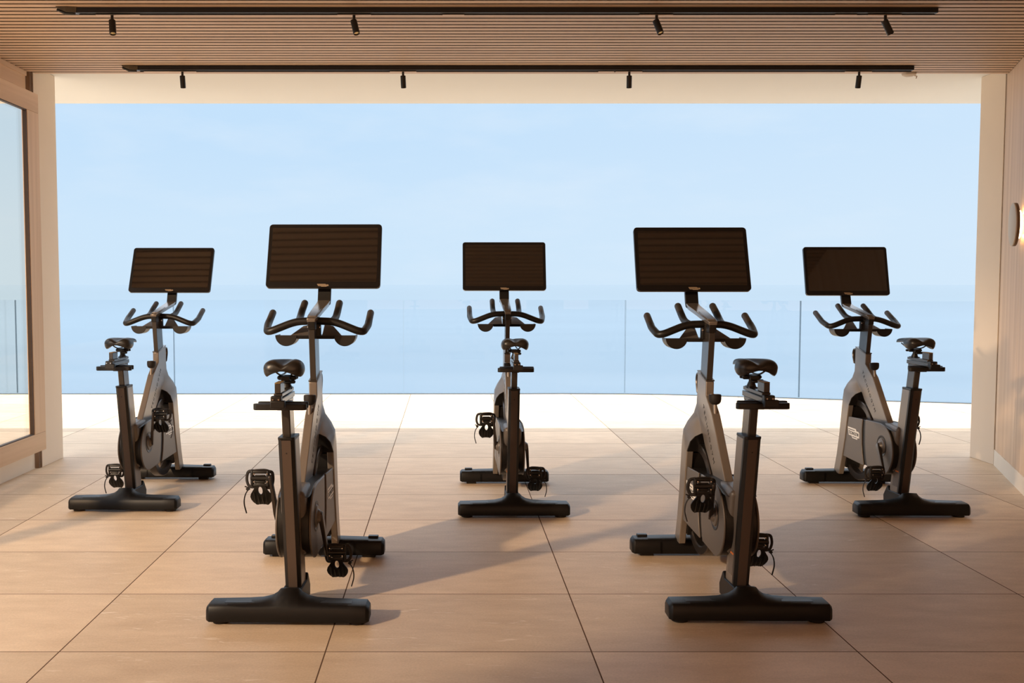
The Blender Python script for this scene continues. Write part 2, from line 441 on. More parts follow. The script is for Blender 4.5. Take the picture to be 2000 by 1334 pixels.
# ---------------------------------------------------------------- ceiling tracks and spotlights
def track(y, x0, x1, lights, blanks, label, feedlen):
    root = empty('light_track', ((x0+x1)/2, y, H)); tag(root, label, 'light track', 'ceiling light tracks')
    ox = (x0+x1)/2
    b = MB(); b.box(((x0+x1)/2-ox, 0, -.014), (x1-x0, .034, .026))
    b.box(((x0+x1)/2-ox, .012, -.029), (x1-x0-.01, .004, .006))
    b.build('rail', M['track'], root, bevel=.001, smooth=False)
    b = MB()     # live-end feed box at the left end
    b.loft([[(x0-ox-feedlen, -.03, -.001), (x0-ox-feedlen, .02, -.001), (x0-ox-feedlen, .02, -.006), (x0-ox-feedlen, -.03, -.006)],
            [(x0-ox-.05, -.03, -.001), (x0-ox-.05, .02, -.001), (x0-ox-.05, .02, -.026), (x0-ox-.05, -.03, -.026)],
            [(x0-ox, -.02, -.001), (x0-ox, .02, -.001), (x0-ox, .02, -.028), (x0-ox, -.02, -.028)]])
    b.build('feed_box', M['feed'], root, bevel=.001, smooth=False)
    b = MB(); b.tube([(x0-ox-.10, -.012, -.012), (x0-ox-.055, -.012, -.028), (x0-ox-.01, -.008, -.03)], [.006, .011, .009], 10)
    b.build('feed_cap', M['black'], root)
    for bx, bw in blanks:
        b = MB(); b.box((bx-ox, .012, -.0325), (bw, .010, .003)); b.build('blank_cover', M['adapter'], root, smooth=False)
    return root
X1, Y1 = (-1.87, 2.475), 4.955
X2, Y2 = (-1.98, 2.985), 6.26
track(Y1, *X1, None, [(-1.62, .12), (.03, .11), (2.02, .11)], 'black ceiling light track nearest the camera, along the top of the photo', .10)
track(Y2, *X2, None, [(-1.86, .18), (1.02, .10)], 'black ceiling light track over the opening, just before the pale soffit', .10)

def spot(x, y, tilt_x, tilt_y, label, lit=True, stem=.039, aw=.17):
    root = empty('track_spotlight', (x, y, H-.034)); tag(root, label, 'spotlight', 'track spotlights under the ceiling')
    b = MB(); b.box((0, .012, 0.0005), (aw, .012, .004)); b.build('track_adapter', M['adapter'], root, smooth=False)
    b = MB(); b.lathe([(.0075, -.002), (.0075, -stem-.012)], 14); b.build('stem', M['lamp'], root)
    p = Vector((0, 0, -stem)); R = Matrix.Translation(p) @ Matrix.Rotation(tilt_y, 4, 'Y') @ Matrix.Rotation(tilt_x, 4, 'X')
    Lh = .076
    b = MB(); b.lathe([(.0155, .012), (.0168, .0105), (.0168, -Lh+.012), (.0162, -Lh+.011), (.0138, -Lh+.012), (.0138, -Lh+.02)], 24, R)
    h = b.build('lamp_head', M['lamp'], root)
    b = MB(); b.lathe([(.0136, -Lh+.0165), (.010, -Lh+.0155), (.004, -Lh+.015)], 20, R); b.build('lens', M['lens'], h)
    return root
names1 = ['leftmost', 'second from left', 'third from left', 'rightmost, strongly tilted']
for (x, tx, ty), nm in zip(((-1.697, -.30, -.15), (-.473, -.30, -.24), (1.058, -.34, -.28), (2.216, .1, -.52)), names1):
    spot(x, Y1, tx, ty, 'small black cylinder spotlight on the near ceiling track, ' + nm)
names2 = ['leftmost', 'second from left', 'third from left', 'rightmost']
for (x, tx, ty), nm in zip(((-1.70, .05, -.04), (-.285, .05, -.05), (1.166, .05, 0), (2.64, .05, .08)), names2):
    spot(x, Y2, tx, ty, 'small black cylinder spotlight on the far ceiling track, ' + nm)

# little pale loop hanging at the ceiling edge
det = empty('ceiling_sensor', (3.06, 6.47, H)); tag(det, 'small pale curved cap at the ceiling edge past the far track end', 'sensor')
b = MB(); b.lathe([(.001, -.022), (.025, -.020), (.042, -.012), (.046, -.001)], 24); b.build('cap', M['disc'], det)
b = MB(); b.tube([(.035, 0, -.014), (.052, 0, -.020), (.047, 0, -.034)], .004, 8); b.build('tab', M['disc'], det)

# round wall light on the wood panels
n_in = Vector((-dr.y, dr.x)); n_in = n_in if n_in.x < 0 else -n_in
pc = Vector((3.484, 5.853)); 
sc = empty('wall_sconce', (pc.x+n_in.x*.0, pc.y+n_in.y*.0, 1.598)); tag(sc, 'round cream disc wall light glowing onto the wood panelling at right', 'wall light')
ax = Vector((n_in.x, n_in.y, 0))
b = MB(); b.lathe([(.128, .052), (.130, .054), (.130, .0595), (.128, .0605), (.001, .0605)], 48, axis_m((0, 0, 0), ax)); b.build('disc', M['disc'], sc)
b = MB(); b.lathe([(.1285, .038), (.1305, .039), (.1305, .0535), (.1285, .0535)], 48, axis_m((0, 0, 0), ax)); b.build('rim', M['discedge'], sc)
b = MB(); b.lathe([(.06, .0), (.06, .038)], 32, axis_m((0, 0, 0), ax)); b.build('mount', M['disc'], sc)
b = MB(); b.lathe([(.060, .018), (.085, .020), (.085, .034), (.060, .036)], 32, axis_m((0, 0, 0), ax)); b.build('led_ring', M['glow'], sc)

# ---------------------------------------------------------------- the exercise bike (y forward, origin under the rear foot)
def bike_base(root, name, yc, hw, d, hump, zt=.076):
    b = MB(); rings = []
    xs = [-hw, -hw+.004, -hw+.012, -hw*.74, -hw*.5, -.15, -.10, -.065, -.045, -.033]
    xs = xs + [0] + [-x for x in xs[::-1]]
    for x in xs:
        a = abs(x); e = max(0, a-(hw-.012))          # rounding at the ends
        q = e*.9
        rise = hump*math.exp(-(max(0, a-.032)/.026)**1.0) if hump else 0
        rise += .0075*(1-a/hw)
        y0, y1 = yc-d/2+q, yc+d/2-q
        zb = .014
        rings.append([(x, y0, zb+q*.3), (x, y0-.002, zb+.012), (x, y0, zt-.012-q), (x, y0+.008, zt-.002-q), (x, y0+.024, zt-q+rise*.55), (x, y0+d*.62, zt-q+rise), (x, y1-.012, zt-q*1.+rise*.9), (x, y1, zt-.014-q), (x, y1, zb+q*.3)])
    b.loft(rings)
    o = b.build(name, M['base'], root, bevel=.002, angle=50)
    return o
def make_bike(crank, hz=0., tilt=14., sz=0.):
    root = empty('exercise_bike', (0, 0, 0))
    hub = (.268, .340)
    # -- stabilisers
    rb = bike_base(root, 'rear_base', .047, .297, .094, .040)
    for sx in (-1, 1):       # long recess lip on the top
        b = MB()
        b.loft([[(sx*x, y_, zz+.0075*(1-x/.297)*f_+o_) for y_, zz, f_, o_ in ((.026, .076, .56, .0012), (.060, .076, 1., .0012), (.060, .076, 1., -.002), (.026, .076, .56, -.002))] for x in (.090, .150, .232)])
        b.build('recess_strip', M['black'], rb, smooth=False)
    for sx in (-1, 1):
        b = MB(); b.lathe([(.030, 0), (.031, .004), (.029, .022)], 20, Matrix.Translation((sx*.250, .045, 0)) ); b.build('foot', M['rubber'], rb)
    fb = bike_base(root, 'front_base', .912, .275, .085, 0, .080)
    for sx in (-1, 1):
        b = MB(); b.box((sx*.205, .905, .010), (.060, .040, .020)); b.build('foot', M['rubber'], fb, bevel=.003)
        b = MB(); b.box((sx*.222, .930, .0845), (.046, .028, .012)); b.build('end_pad', M['black'], fb, bevel=.003)
    # -- gusset in front of the seat tube
    b = MB(); b.prism_x([(.06, .03), (.30, .020), (.305, .062), (.262, .118), (.25, .125), (.235, .10), (.11, .105), (.06, .09)], -.036, .036)
    b.build('gusset', M['base'], root, bevel=.004)
    # -- seat tube sleeve (leans rearward)
    def rear(z): return .015+.195*(.688-z)
    def ring(z, hw, dep, ch, off=0):
        y = rear(z)+off
        return [(-hw+ch, y, z), (hw-ch, y, z), (hw, y+ch*.75, z), (hw, y+dep, z), (-hw, y+dep, z), (-hw, y+ch*.75, z)]
    b = MB(); b.loft([ring(.055, .0295, .112, .012), ring(.676, .0295, .104, .012)])
    st = b.build('seat_tube', M['frame'], root, bevel=.002)
    b = MB()
    for z0, z1 in ((.10, .6755),):
        b.loft([[(x, rear(z)+o_, z) for x, o_ in ((-.0165, -.0012), (.0165, -.0012), (.0165, .001), (-.0165, .001))] for z in (z0, z1)])
    b.build('rear_stripe', M['stripe'], st, smooth=False)
    for sx in (-1, 1):
        b = MB(); b.loft([[(sx*x, rear(z)+o_, z) for x, o_ in ((.0172, -.0008), (.0296, .0085), (.0302, .022), (.0285, .022), (.016, .004))] for z in (.10, .676)])
        b.build('edge_strip', M['black'], st, smooth=False)
    b = MB(); b.lathe([(.003, -.0016), (.003, .001)], 10, axis_m((0, rear(.628), .628), (0, 1, 0))); b.build('screw_hole', M['ink'], st)
    b = MB(); b.loft([ring(.676, .0306, .1065, .010, -.0012), ring(.687, .0306, .1055, .010, -.0012)]); b.build('collar', M['black'], st, bevel=.002)
    b = MB()     # warning sticker, left face near the foot
    b.loft([[(-.0297, y_, z), (-.0303, y_, z), (-.0303, y2, z), (-.0297, y2, z)] for z, y_, y2 in ((.135, rear(.135)+.03, rear(.135)+.085), (.225, rear(.225)+.03, rear(.225)+.085))])
    wl = b.build('warning_label', M['sticker'], st, smooth=False); wl['label'] = 'grey sticker with an orange heading'
    b = MB(); b.loft([[(-.0301, y_, z), (-.0307, y_, z), (-.0307, y2, z), (-.0301, y2, z)] for z, y_, y2 in ((.217, rear(.217)+.03, rear(.217)+.085), (.225, rear(.225)+.03, rear(.225)+.085))])
    b.build('label_heading', M['orange'], wl, smooth=False)
    # -- seat post
    b = MB(); b.loft([ring(.60, .0155, .078, .004, .016), ring(.800, .0155, .078, .004, .016)])
    sp = b.build('seat_post', M['tube'], root, bevel=.0015)
    # -- handle plate under the slider: two stacked bars joined at the ends
    b = MB()
    b.prism_z(arc(.080, -.080, .014, -90, 90, 6) + arc(-.080, -.080, .014, 90, 270, 6), .786, .808)
    b.prism_z([(x*.99+.006, y) for x, y in arc(.078, -.052, .012, -90, 90, 6) + arc(-.078, -.052, .012, 90, 270, 6)], .790, .812)
    b.box((0, -.03, .797), (.05, .10, .022)); b.box((0, .0, .786), (.040, .09, .014))
    b.build('handle_plate', M['black'], root, bevel=.003)
    # -- fore-aft slider
    b = MB(); b.box((0, -.012, .8225), (.036, .236, .020)); b.box((0, .03, .806), (.030, .13, .014))
    sl = b.build('slider_rail', M['tube'], root, bevel=.0025)
    b = MB(); b.box((0, -.006, .8415), (.030, .222, .013)); b.build('slider_top', M['tube'], sl, bevel=.002)
    b = MB(); b.box((0, -.142, .826), (.037, .026, .032)); b.box((.006, -.150, .814), (.050, .022, .026)); b.build('end_block', M['black'], sl, bevel=.003)
    for sx in (-1, 1):
        b = MB(); b.lathe([(.003, 0), (.003, .003)], 10, axis_m((sx*.010, -.156, .831), (0, -1, 0))); b.build('screw', M['steel'], sl)
    b = MB(); b.box((0, -.086, .8655), (.0205, .074, .035)); bx = b.build('grip_block', M['tube'], sl, bevel=.002)
    b = MB(); b.box((0, -.086, .8838), (.0210, .0745, .0026)); b.build('amber_cap', M['amber'], bx, bevel=.001)
    # -- saddle clamp and saddle
    b = MB()
    b.tube([(0, .055, .846), (0, .052, .872), (0, .05, .888)], [.020, .010, .014], 14)
    b.box((0, .05, .886), (.030, .070, .016)); b.tube([(-.028, .05, .886), (.028, .05, .886)], .0085, 12, round_end=True)
    b.tube([(-.030, .082, .884), (.030, .082, .884)], .006, 10, round_end=True)
    b.tube([(0, .03, .872), (.030, .025, .874)], .0065, 10, round_end=True)
    b.box((0, .055, .848), (.030, .06, .008))
    b.build('saddle_clamp', M['black'], root, bevel=.0015)
    b = MB()
    for sx in (-1, 1):
        b.tube(smooth_path([(sx*.044, -.018, .928), (sx*.019, .02, .897), (sx*.019, .10, .895), (sx*.008, .19, .915)], 5), .0034, 8)
    b.build('saddle_rails', M['darksteel'], root)
    # y, half width, top z, groove, side drop, bulk of the lobes below
    stn = [(-.050, .036, .930, .006, .012, .018), (-.046, .056, .947, .014, .022, .046), (-.030, .0700, .9565, .019, .030, .064), (.0, .0740, .9590, .020, .036, .068), (.032, .0705, .957, .017, .034, .058),
           (.065, .057, .954, .011, .024, .036), (.10, .041, .951, .006, .018, .028), (.15, .0295, .947, .003, .016, .024), (.20, .0245, .942, .001, .014, .022), (.230, .020, .936, 0, .015, .019), (.242, .011, .930, 0, .008, .010)]
    rings = []; n = 21
    for y, w, zt, g, dp, bk in stn:
        top = []; bot = []
        for i in range(n):
            s_ = -1+2*i/(n-1); x = w*math.sin(s_*PI/2); q = abs(x)/w
            z = zt - g*math.exp(-(q/.30)**2) - dp*(1-math.sqrt(max(0, 1-q**4)))
            top.append((x, y, z))
            low = zt - g*.5 - .012 - (bk-.012-g*.5)*min(1, (q/.78)**3.6) if bk > .030 else zt-bk
            low = low + (zt-dp-.004-low)*(1-math.sqrt(max(0, 1-max(0, (q-.74)/.26)**2)))
            bot.append((x*.995, y+.002, min(low, z-.003)))
        rings.append(top+bot[::-1])
    b = MB(); b.loft(rings)
    o = b.build('saddle', M['leather'], root, angle=60)
    ss = o.modifiers.new('subdivision', 'SUBSURF'); ss.levels = 1; ss.render_levels = 1
    # -- main frame: flat neck and down tube flaring into a two-bladed fork
    up = [  # (rear), (crease start), (crease end), (front): y, z, half width
        [(.622, .826, .0175), (.695, .840, .0175), (.740, .849, .0175), (.768, .855, .0175)],
        [(.625, .766, .0175), (.695, .766, .0175), (.742, .766, .0175), (.772, .766, .0175)],
        [(.570, .731, .0175), (.708, .722, .0175), (.748, .716, .0182), (.774, .712, .0195)],
        [(.520, .697, .0175), (.722, .684, .0178), (.757, .677, .0250), (.783, .672, .0290)],
        [(.475, .648, .0175), (.716, .642, .0180), (.757, .637, .0470), (.800, .633, .0520)],
        [(.432, .598, .0175), (.668, .598, .0180), (.745, .598, .0650), (.807, .596, .0680)]]
    leg = [[(.668, .598, .0180), (.745, .598, .0650), (.807, .596, .0680)],
           [(.690, .581, .0430), (.748, .574, .0680), (.809, .570, .0700)],
           [(.705, .556, .0610), (.752, .548, .0710), (.812, .543, .0720)],
           [(.717, .512, .0720), (.762, .512, .0725), (.816, .512, .0725)],
           [(.730, .449, .0725), (.775, .449, .0725), (.827, .449, .0725)],
           [(.760, .310, .0725), (.806, .310, .0725), (.852, .310, .0725)],
           [(.797, .190, .0725), (.835, .190, .0725), (.882, .190, .0725)],
           [(.838, .070, .0725), (.880, .070, .0725), (.925, .070, .0725)]]
    down = [[(.432, .598, .0175), (.668, .598, .0180)], [(.397, .558, .0175), (.632, .558, .0178)], [(.313, .463, .0175), (.508, .463, .0175)], [(.258, .400, .0175), (.43, .400, .0175)]]
    b = MB(); bm = b.bm
    vc = {}
    def V(y, z, w):
        k = (round(y, 4), round(z, 4), round(w, 4))
        if k not in vc: vc[k] = bm.verts.new((w, y, z))
        return vc[k]
    for sx in (-1, 1):
        for grid in (up, leg, down):
            for r0, r1 in zip(grid[:-1], grid[1:]):
                for i in range(len(r0)-1):
                    q = [V(r0[i][0], r0[i][1], sx*r0[i][2]), V(r0[i+1][0], r0[i+1][1], sx*r0[i+1][2]), V(r1[i+1][0], r1[i+1][1], sx*r1[i+1][2]), V(r1[i][0], r1[i][1], sx*r1[i][2])]
                    b._face(q if sx < 0 else q[::-1])
    def bridge(line):
        for p, q in zip(line[:-1], line[1:]):
            b._face([V(p[0], p[1], -p[2]), V(q[0], q[1], -q[2]), V(q[0], q[1], q[2]), V(p[0], p[1], p[2])])
    bridge([r[0] for r in up] + [r[0] for r in down[1:]])        # rear edge
    bridge(up[0]); bridge([r[-1] for r in up])                    # neck top, front edge
    b.mi = 1
    bridge([r[-1] for r in down]); bridge(down[-1])               # tube underside
    bridge([r[0] for r in leg[:4]])                               # hood of the opening
    b.mi = 0
    bridge([r[-1] for r in leg[:4]])
    inner = .030
    for sx in (-1, 1):                                            # blades: rear, inner, front faces
        for r0, r1 in zip(leg[3:-1], leg[4:]):
            b.mi = 0
            for (p, q) in ((r0[0], r1[0]), (r0[-1], r1[-1])):
                b._face([V(p[0], p[1], sx*p[2]), V(q[0], q[1], sx*q[2]), V(q[0], q[1], sx*(q[2]-inner)), V(p[0], p[1], sx*(p[2]-inner))])
            b.mi = 1
            b._face([V(r0[0][0], r0[0][1], sx*(r0[0][2]-inner)), V(r1[0][0], r1[0][1], sx*(r1[0][2]-inner)), V(r1[-1][0], r1[-1][1], sx*(r1[-1][2]-inner)), V(r0[-1][0], r0[-1][1], sx*(r0[-1][2]-inner))])
        b.mi = 0
        r1 = leg[-1]
        b._face([V(*r1[0][:2], sx*r1[0][2]), V(*r1[1][:2], sx*r1[1][2]), V(*r1[2][:2], sx*r1[2][2]), V(*r1[2][:2], sx*(r1[2][2]-inner)), V(*r1[0][:2], sx*(r1[0][2]-inner))])
    fr = b.build('main_frame', [M['frame'], M['black']], root, bevel=.004, bseg=3, angle=50)
    b = MB(); b.prism_x([(.738, .500), (.80, .532), (.813, .50), (.846, .30), (.872, .20), (.878, .135), (.812, .115), (.803, .19), (.767, .31), (.738, .449)], -.0430, .0430)
    b.build('fork_core', M['black'], fr, bevel=.003)
    # lettering along the tube on both faces
    c = Vector((0, .568, .612)); dirv = Vector((0, -.178, -.205)).normalized()    # down the tube
    for sx in (-1, 1):
        xdir = dirv if sx < 0 else -dirv
        nrm = Vector((sx, 0, 0)); ydir = nrm.cross(xdir)
        mt = Matrix((xdir, ydir, nrm)).transposed().to_4x4(); mt.translation = c + Vector((sx*.0179, 0, 0))
        text_obj('tube_lettering', 'TECHNOGYM', .024, M['ink'], fr, mt, spacing=1.5, width=.285)
    # neck collar, quick lever at the front
    b = MB(); b.loft([[(sx_*.0190, y_, z_) for sx_, y_, z_ in ((-1, .619, .826), (1, .619, .826), (1, .771, .856), (-1, .771, .856))],
                      [(sx_*.0190, y_, z_) for sx_, y_, z_ in ((-1, .619, .832), (1, .619, .832), (1, .771, .862), (-1, .771, .862))]])
    b.build('neck_collar', M['tube'], fr, bevel=.002)
    b = MB(); b.box((0, .781, .790), (.026, .008, .125)); b.build('lever_plate', M['black'], fr, bevel=.002)
    b = MB(); b.tube(smooth_path([(0, .786, .838), (0, .822, .846), (0, .838, .812), (0, .815, .762)], 6, .45), [.010]*0 or .010, 10, round_end=True, flat=.6)
    b.build('quick_lever', M['darksteel'], fr)
    # resistance knob
    b = MB(); b.tube([(0, .528, .672), (0, .540, .745)], .0085, 14); kn = b.build('knob_stem', M['frame'], root)
    b = MB(); b.lathe([(.010, 0), (.018, .004), (.0235, .012), (.0255, .024), (.0255, .040), (.0225, .043), (.020, .0425)], 28, axis_m((0, .538, .738), (0, .10, 1))); b.build('brake_knob', M['rubber'], kn)
    b = MB(); b.lathe([(.0205, .0415), (.019, .0440), (.010, .0455), (.001, .0458)], 24, axis_m((0, .538, .738), (0, .10, 1))); b.build('knob_cap', M['steel'], kn)
    # -- flywheel ring inside the fork
    b = MB()
    sec = [(.240, -.020), (.240, .020), (.236, .024), (.205, .024), (.200, .018), (.200, -.018), (.205, -.024), (.236, -.024)]
    rings = []
    for k in range(64):
        a = 2*PI*k/64; rings.append([(x, .700+r*math.cos(a), .305+r*math.sin(a)) for r, x in sec])
    b.loft(rings+[rings[0]], cap=False)
    bmesh.ops.remove_doubles(b.bm, verts=b.bm.verts, dist=1e-5)
    b.box((0, .66, .305), (.012, .40, .10))
    b.build('flywheel', M['darksteel'], root, angle=30)
    # -- drive housing and covers
    b = MB()
    b.prism_x([(.14, .440), (.30, .462), (.50, .452), (.725, .438), (.765, .30), (.785, .195), (.45, .19), (.28, .182)] + arc(.275, .32, .137, 265, 120, 14), -.0605, .0605)
    dh = b.build('drive_housing', M['black'], root, bevel=.004)
    b = MB(); b.prism_x([(.172, .21), (.30, .21), (.36, .440), (.31, .464), (.25, .471), (.125, .464)], -.0480, .0480)
    b.build('tube_junction', M['cover'], root, bevel=.022, bseg=5)
    for sx in (-1, 1):
        b = MB()
        prof = [(.486, .4575), (.30, .4635)] + arc(.275, .32, .140, 90, 270, 24) + [(.45, .186), (.475, .25), (.487, .32), (.490, .40)]
        a_ = sx*.059; o_ = sx*.0675
        b.prism_x(prof, min(a_, o_), max(a_, o_)); cv = b.build('crank_cover', M['cover'], root, bevel=.004, bseg=3)
        b = MB()
        prof = [(.724, .443), (.530, .453), (.536, .39), (.533, .31), (.522, .25), (.498, .187), (.795, .192), (.768, .30)]
        o2 = sx*.0675
        b.prism_x(prof, min(a_, o2), max(a_, o2)); pn = b.build('front_panel', M['cover'], root, bevel=.003)
        # badge
        us = [(0, 1), (.70, 1), (.76, .80), (.93, .80), (1, .68), (1, .18), (.84, .18), (.84, 0), (.42, 0), (.36, .20), (.10, .20), (.06, .55)]
        W_, H_ = .165, .060; yc_, zc_ = .648, .352
        def UV(u, v): return (yc_ + (W_/2-u*W_)*(1 if sx < 0 else -1), zc_-H_/2+v*H_)
        b = MB(); xa, xb = sorted((sx*.067, sx*.0687)); b.prism_x([UV(*p) for p in us], xa, xb)
        bd = b.build('badge', M['badge'], pn, smooth=False)
        b = MB(); xa, xb = sorted((sx*.0685, sx*.0691))
        for (u0, u1, v) in ((.07, .62, .80), (.44, .80, .15)):
            b.prism_x([UV(u0, v-.035), UV(u1, v-.035), UV(u1, v+.035), UV(u0, v+.035)], xa, xb)
        b.build('badge_line', M['ink'], bd, smooth=False)
        xdir = Vector((0, -1 if sx < 0 else 1, 0)); nrm = Vector((sx, 0, 0)); mt = Matrix((xdir, Vector((0, 0, 1)), nrm)).transposed().to_4x4()
        mt.translation = (sx*.0688, yc_ - (W_*.02)*(1 if sx < 0 else -1), zc_-.002)
        text_obj('badge_lettering', 'TECHNOGYM', .027, M['ink'], bd, mt, width=.138, bold=.0006)
        # crank recess, hub, arm
        hm = axis_m((0, *hub), (sx, 0, 0))
        b = MB(); b.lathe([(.060, .0665), (.059, .0690), (.049, .0690), (.046, .0670)], 40, hm); b.build('crank_recess', M['black'], cv)
        b = MB(); b.lathe([(.044, .067), (.042, .0720), (.028, .0745), (.020, .086), (.012, .087)], 32, hm); b.build('crank_hub', M['cover'], root)
    for sx in (-1, 1):
        dy, dz = crank if sx < 0 else (-crank[0], -crank[1])
        Ln = math.hypot(dy, dz); dy, dz = dy/Ln*.165, dz/Ln*.165
        d = Vector((0, dy, dz)).normalized(); nrm = Vector((1, 0, 0)); sd = d.cross(nrm)
        p0 = Vector((sx*.086, *hub)); p1 = Vector((sx*.100, hub[0]+dy, hub[1]+dz))
        b = MB(); rings = []
        for t, w, th in ((-.10, .010, .012), (-.06, .015, .016), (.1, .017, .018), (.5, .013, .015), (.9, .0115, .013), (1.03, .0115, .013), (1.08, .007, .010)):
            p = p0.lerp(p1, t)
            rings.append([p+sd*w+nrm*th/2, p+sd*w-nrm*th/2, p-sd*w-nrm*th/2, p-sd*w+nrm*th/2])
        b.loft(rings)
        ca = b.build('crank_arm', M['darksteel'] if sx > 0 else M['darksteel'], root, bevel=.003)
        b = MB(); b.lathe([(.006, 0), (.006, .006)], 12, axis_m(p1, (sx, 0, 0))); b.build('axle_end', M['steel'], ca)
        # -- pedal
        pc_ = Vector((sx*.139, p1.y, p1.z)); o = pc_
        def P(x, y, z): return o+Vector((sx*x, y, z))
        b = MB()
        b.tube([P(-.038, 0, 0), P(.036, 0, 0)], .0095, 12)
        def bar(x0, z0, x1, z1, r=.0045, y=0): b.tube([P(x0, y, z0), P(x1, y, z1)], r, 8, round_end=True)
        bar(-.030, .024, .030, .024, .0065); bar(-.030, -.026, .030, -.026, .006)
        bar(-.030, .024, -.030, -.026, .0075); bar(.030, .024, .030, -.026, .0075)
        bar(-.018, .010, .018, .010, .0035); bar(-.018, -.014, .018, -.014, .0055); bar(-.012, -.020, .012, -.022, .004)
        pd = b.build('pedal', M['black'], root, bevel=0)
        for (x, z) in ((-.028, .018), (.022, .018), (-.028, -.012), (.022, -.012)):
            b = MB(); b.lathe([(.0035, -.0085), (.003, -.0105), (.001, -.011)], 8, axis_m(P(x, 0, z), (0, 1, 0)))
            b.build('bolt', M['steel'], pd)
        # toe cage hanging below: waisted plate with slot
        half = [(.020, -.028), (.024, -.040), (.030, -.050), (.038, -.062), (.042, -.075), (.040, -.088), (.034, -.100), (.026, -.109), (.020, -.113), (.013, -.1105), (0, -.1095)]
        outer = [(x, z) for x, z in half] + [(-x, z) for x, z in half[-2::-1]]
        nO = len(outer); hole = [(0+.0085*math.cos(PI/2-2*PI*(k+.5)/nO)*1., -.048+.016*math.sin(PI/2-2*PI*(k+.5)/nO)) for k in range(nO)]
        b = MB()
        b.ring_prism_y([(o.x+x*sx*1, o.z+z) for x, z in outer], [(o.x+x*sx, o.z+z) for x, z in hole], o.y-.004, o.y+.003, lambda z: .045*max(0, (o.z-.03-z)/.08)**1.6)
        for xr in (-.022, -.008, .008, .022):
            b.tube([P(xr, -.004, -.055 if abs(xr) > .01 else -.064), P(xr, .010, -.085), P(xr, .030, -.106)], .0028, 6)
        b.build('toe_cage', M['black'], pd)
        b = MB()   # strap loops either side and over the top
        b.tube(smooth_path([P(-.030, .004, .026), P(-.046, .01, .022), P(-.047, .014, -.012), P(-.040, .012, -.040), P(-.020, .004, -.036)], 4, .4), .0042, 8, flat=1.5)
        b.tube(smooth_path([P(.026, .004, .028), P(.050, .01, .024), P(.056, .014, -.010), P(.046, .012, -.036), P(.018, .004, -.034)], 4, .4), .0042, 8, flat=1.5)
        b.tube(smooth_path([P(-.040, .004, .026), P(-.02, .004, .033), P(.02, .004, .031), P(.046, .006, .024)], 4, .4), .0038, 8)
        b.box(P(.050, .012, -.044), (.012, .010, .012), Matrix.Rotation(.6*sx, 3, 'Y'))
        b.tube([P(.048, .012, -.040), P(.062, .012, -.034)], .0025, 6)
        b.build('toe_strap', M['rubber'], pd)
        b = MB(); b.tube(smooth_path([P(.046, .010, -.042), P(.062, .012, -.066), P(.067, .012, -.100), P(.056, .010, -.138)], 4, .45), [.0045]*0 or .0040, 8, flat=.6)
        b.build('strap_tail', M['rubber'], pd)
    # -- handlebar post
    def pr(z): return .600+.165*(1.02-z)
    b = MB(); b.loft([[(-.0125, pr(z), z), (.0125, pr(z), z), (.0125, pr(z)+dep, z), (-.0125, pr(z)+dep, z)] for z, dep in ((.74, .105), (1.044, .110))])
    hp = b.build('handlebar_post', M['tube'], root, bevel=.0015)
    b = MB(); b.loft([[(-.0150, pr(z)-.004, z), (.0150, pr(z)-.004, z), (.0150, pr(z)+.05, z), (-.0150, pr(z)+.05, z)] for z in (1.000, 1.048)])
    b.box((0.016, .690, .995), (.020, .03, .050)); b.box((-.016, .690, .995), (.020, .03, .050))
    b.build('post_clamp', M['black'], hp, bevel=.0025)
    b = MB()
    for sx in (-1, 1): b.lathe([(.004, 0), (.004, .004), (.002, .005)], 10, axis_m((sx*.024, .672, 1.008), (0, -1, 0)))
    b.build('clamp_bolt', M['steel'], hp)
    # -- handlebar: drooping outer bars and inner horns
    b = MB()
    for sx in (-1, 1):
        b.tube(smooth_path([(0, .700, 1.034), (sx*.085, .700, 1.031), (sx*.205, .690, .983), (sx*.219, .775, 1.012), (sx*.219, .81, 1.028)], 8, .33), .0162, 16)
        b.tube(smooth_path([(sx*.070, .700, 1.030), (sx*.078, .775, 1.042), (sx*.079, .840, 1.0755)], 8, .45), .0158, 16)
    hb = b.build('handlebar', M['black'], root, angle=60)
    for sx in (-1, 1):
        b = MB(); b.tube([(sx*.219, .795, 1.021), (sx*.219, .888, 1.063)], .0155, 16, round_end=True); b.build('outer_grip', M['grip'], hb, angle=60)
        b = MB(); b.tube([(sx*.079, .825, 1.068), (sx*.078, .902, 1.106)], .0155, 16, round_end=True); b.build('inner_grip', M['grip'], hb, angle=60)
    # -- tray with two half-round cups
    b = MB()
    cz = .972
    prof = [(-.082, cz), (-.082, cz-.012)] 
    b.box((0, .712, cz-.008), (.16, .012, .016))
    for sx in (-1, 1):
        hd = arc(sx*.126, cz, .047, 180, 360, 16)
        b.prism_y(hd, .704, .710)                        # rear end wall
        rings = []
        for y, k in ((.704, 1.), (.795, .96)):
            rings.append([(sx*.126+(x-sx*.126)*k, y, z) for x, z in hd] + [(sx*.126+(x-sx*.126)*(k*.93), y, cz+(z-cz)*.93) for x, z in hd[::-1]])
        b.loft(rings)
    b.loft([[(-.080, .706, cz-.014), (.080, .706, cz-.014), (.080, .706, cz-.002), (-.080, .706, cz-.002)], [(-.080, .795, cz-.008), (.080, .795, cz-.008), (.080, .795, cz), (-.080, .795, cz)]])
    bt = b.build('bottle_tray', M['black'], root, bevel=.001)
    for sx in (-1, 1):                                      # grey cheeks sloping up to the arm
        b = MB()
        b.loft([[(sx*.026, .722, cz-.002), (sx*.112, .722, cz-.002), (sx*.110, .727, cz-.002), (sx*.026, .727, cz-.002)],
                [(sx*.026, .800, cz+.044), (sx*.066, .790, cz+.036), (sx*.065, .795, cz+.036), (sx*.026, .805, cz+.044)]])
        b.build('tray_cheek', M['cover'], bt, bevel=.001)
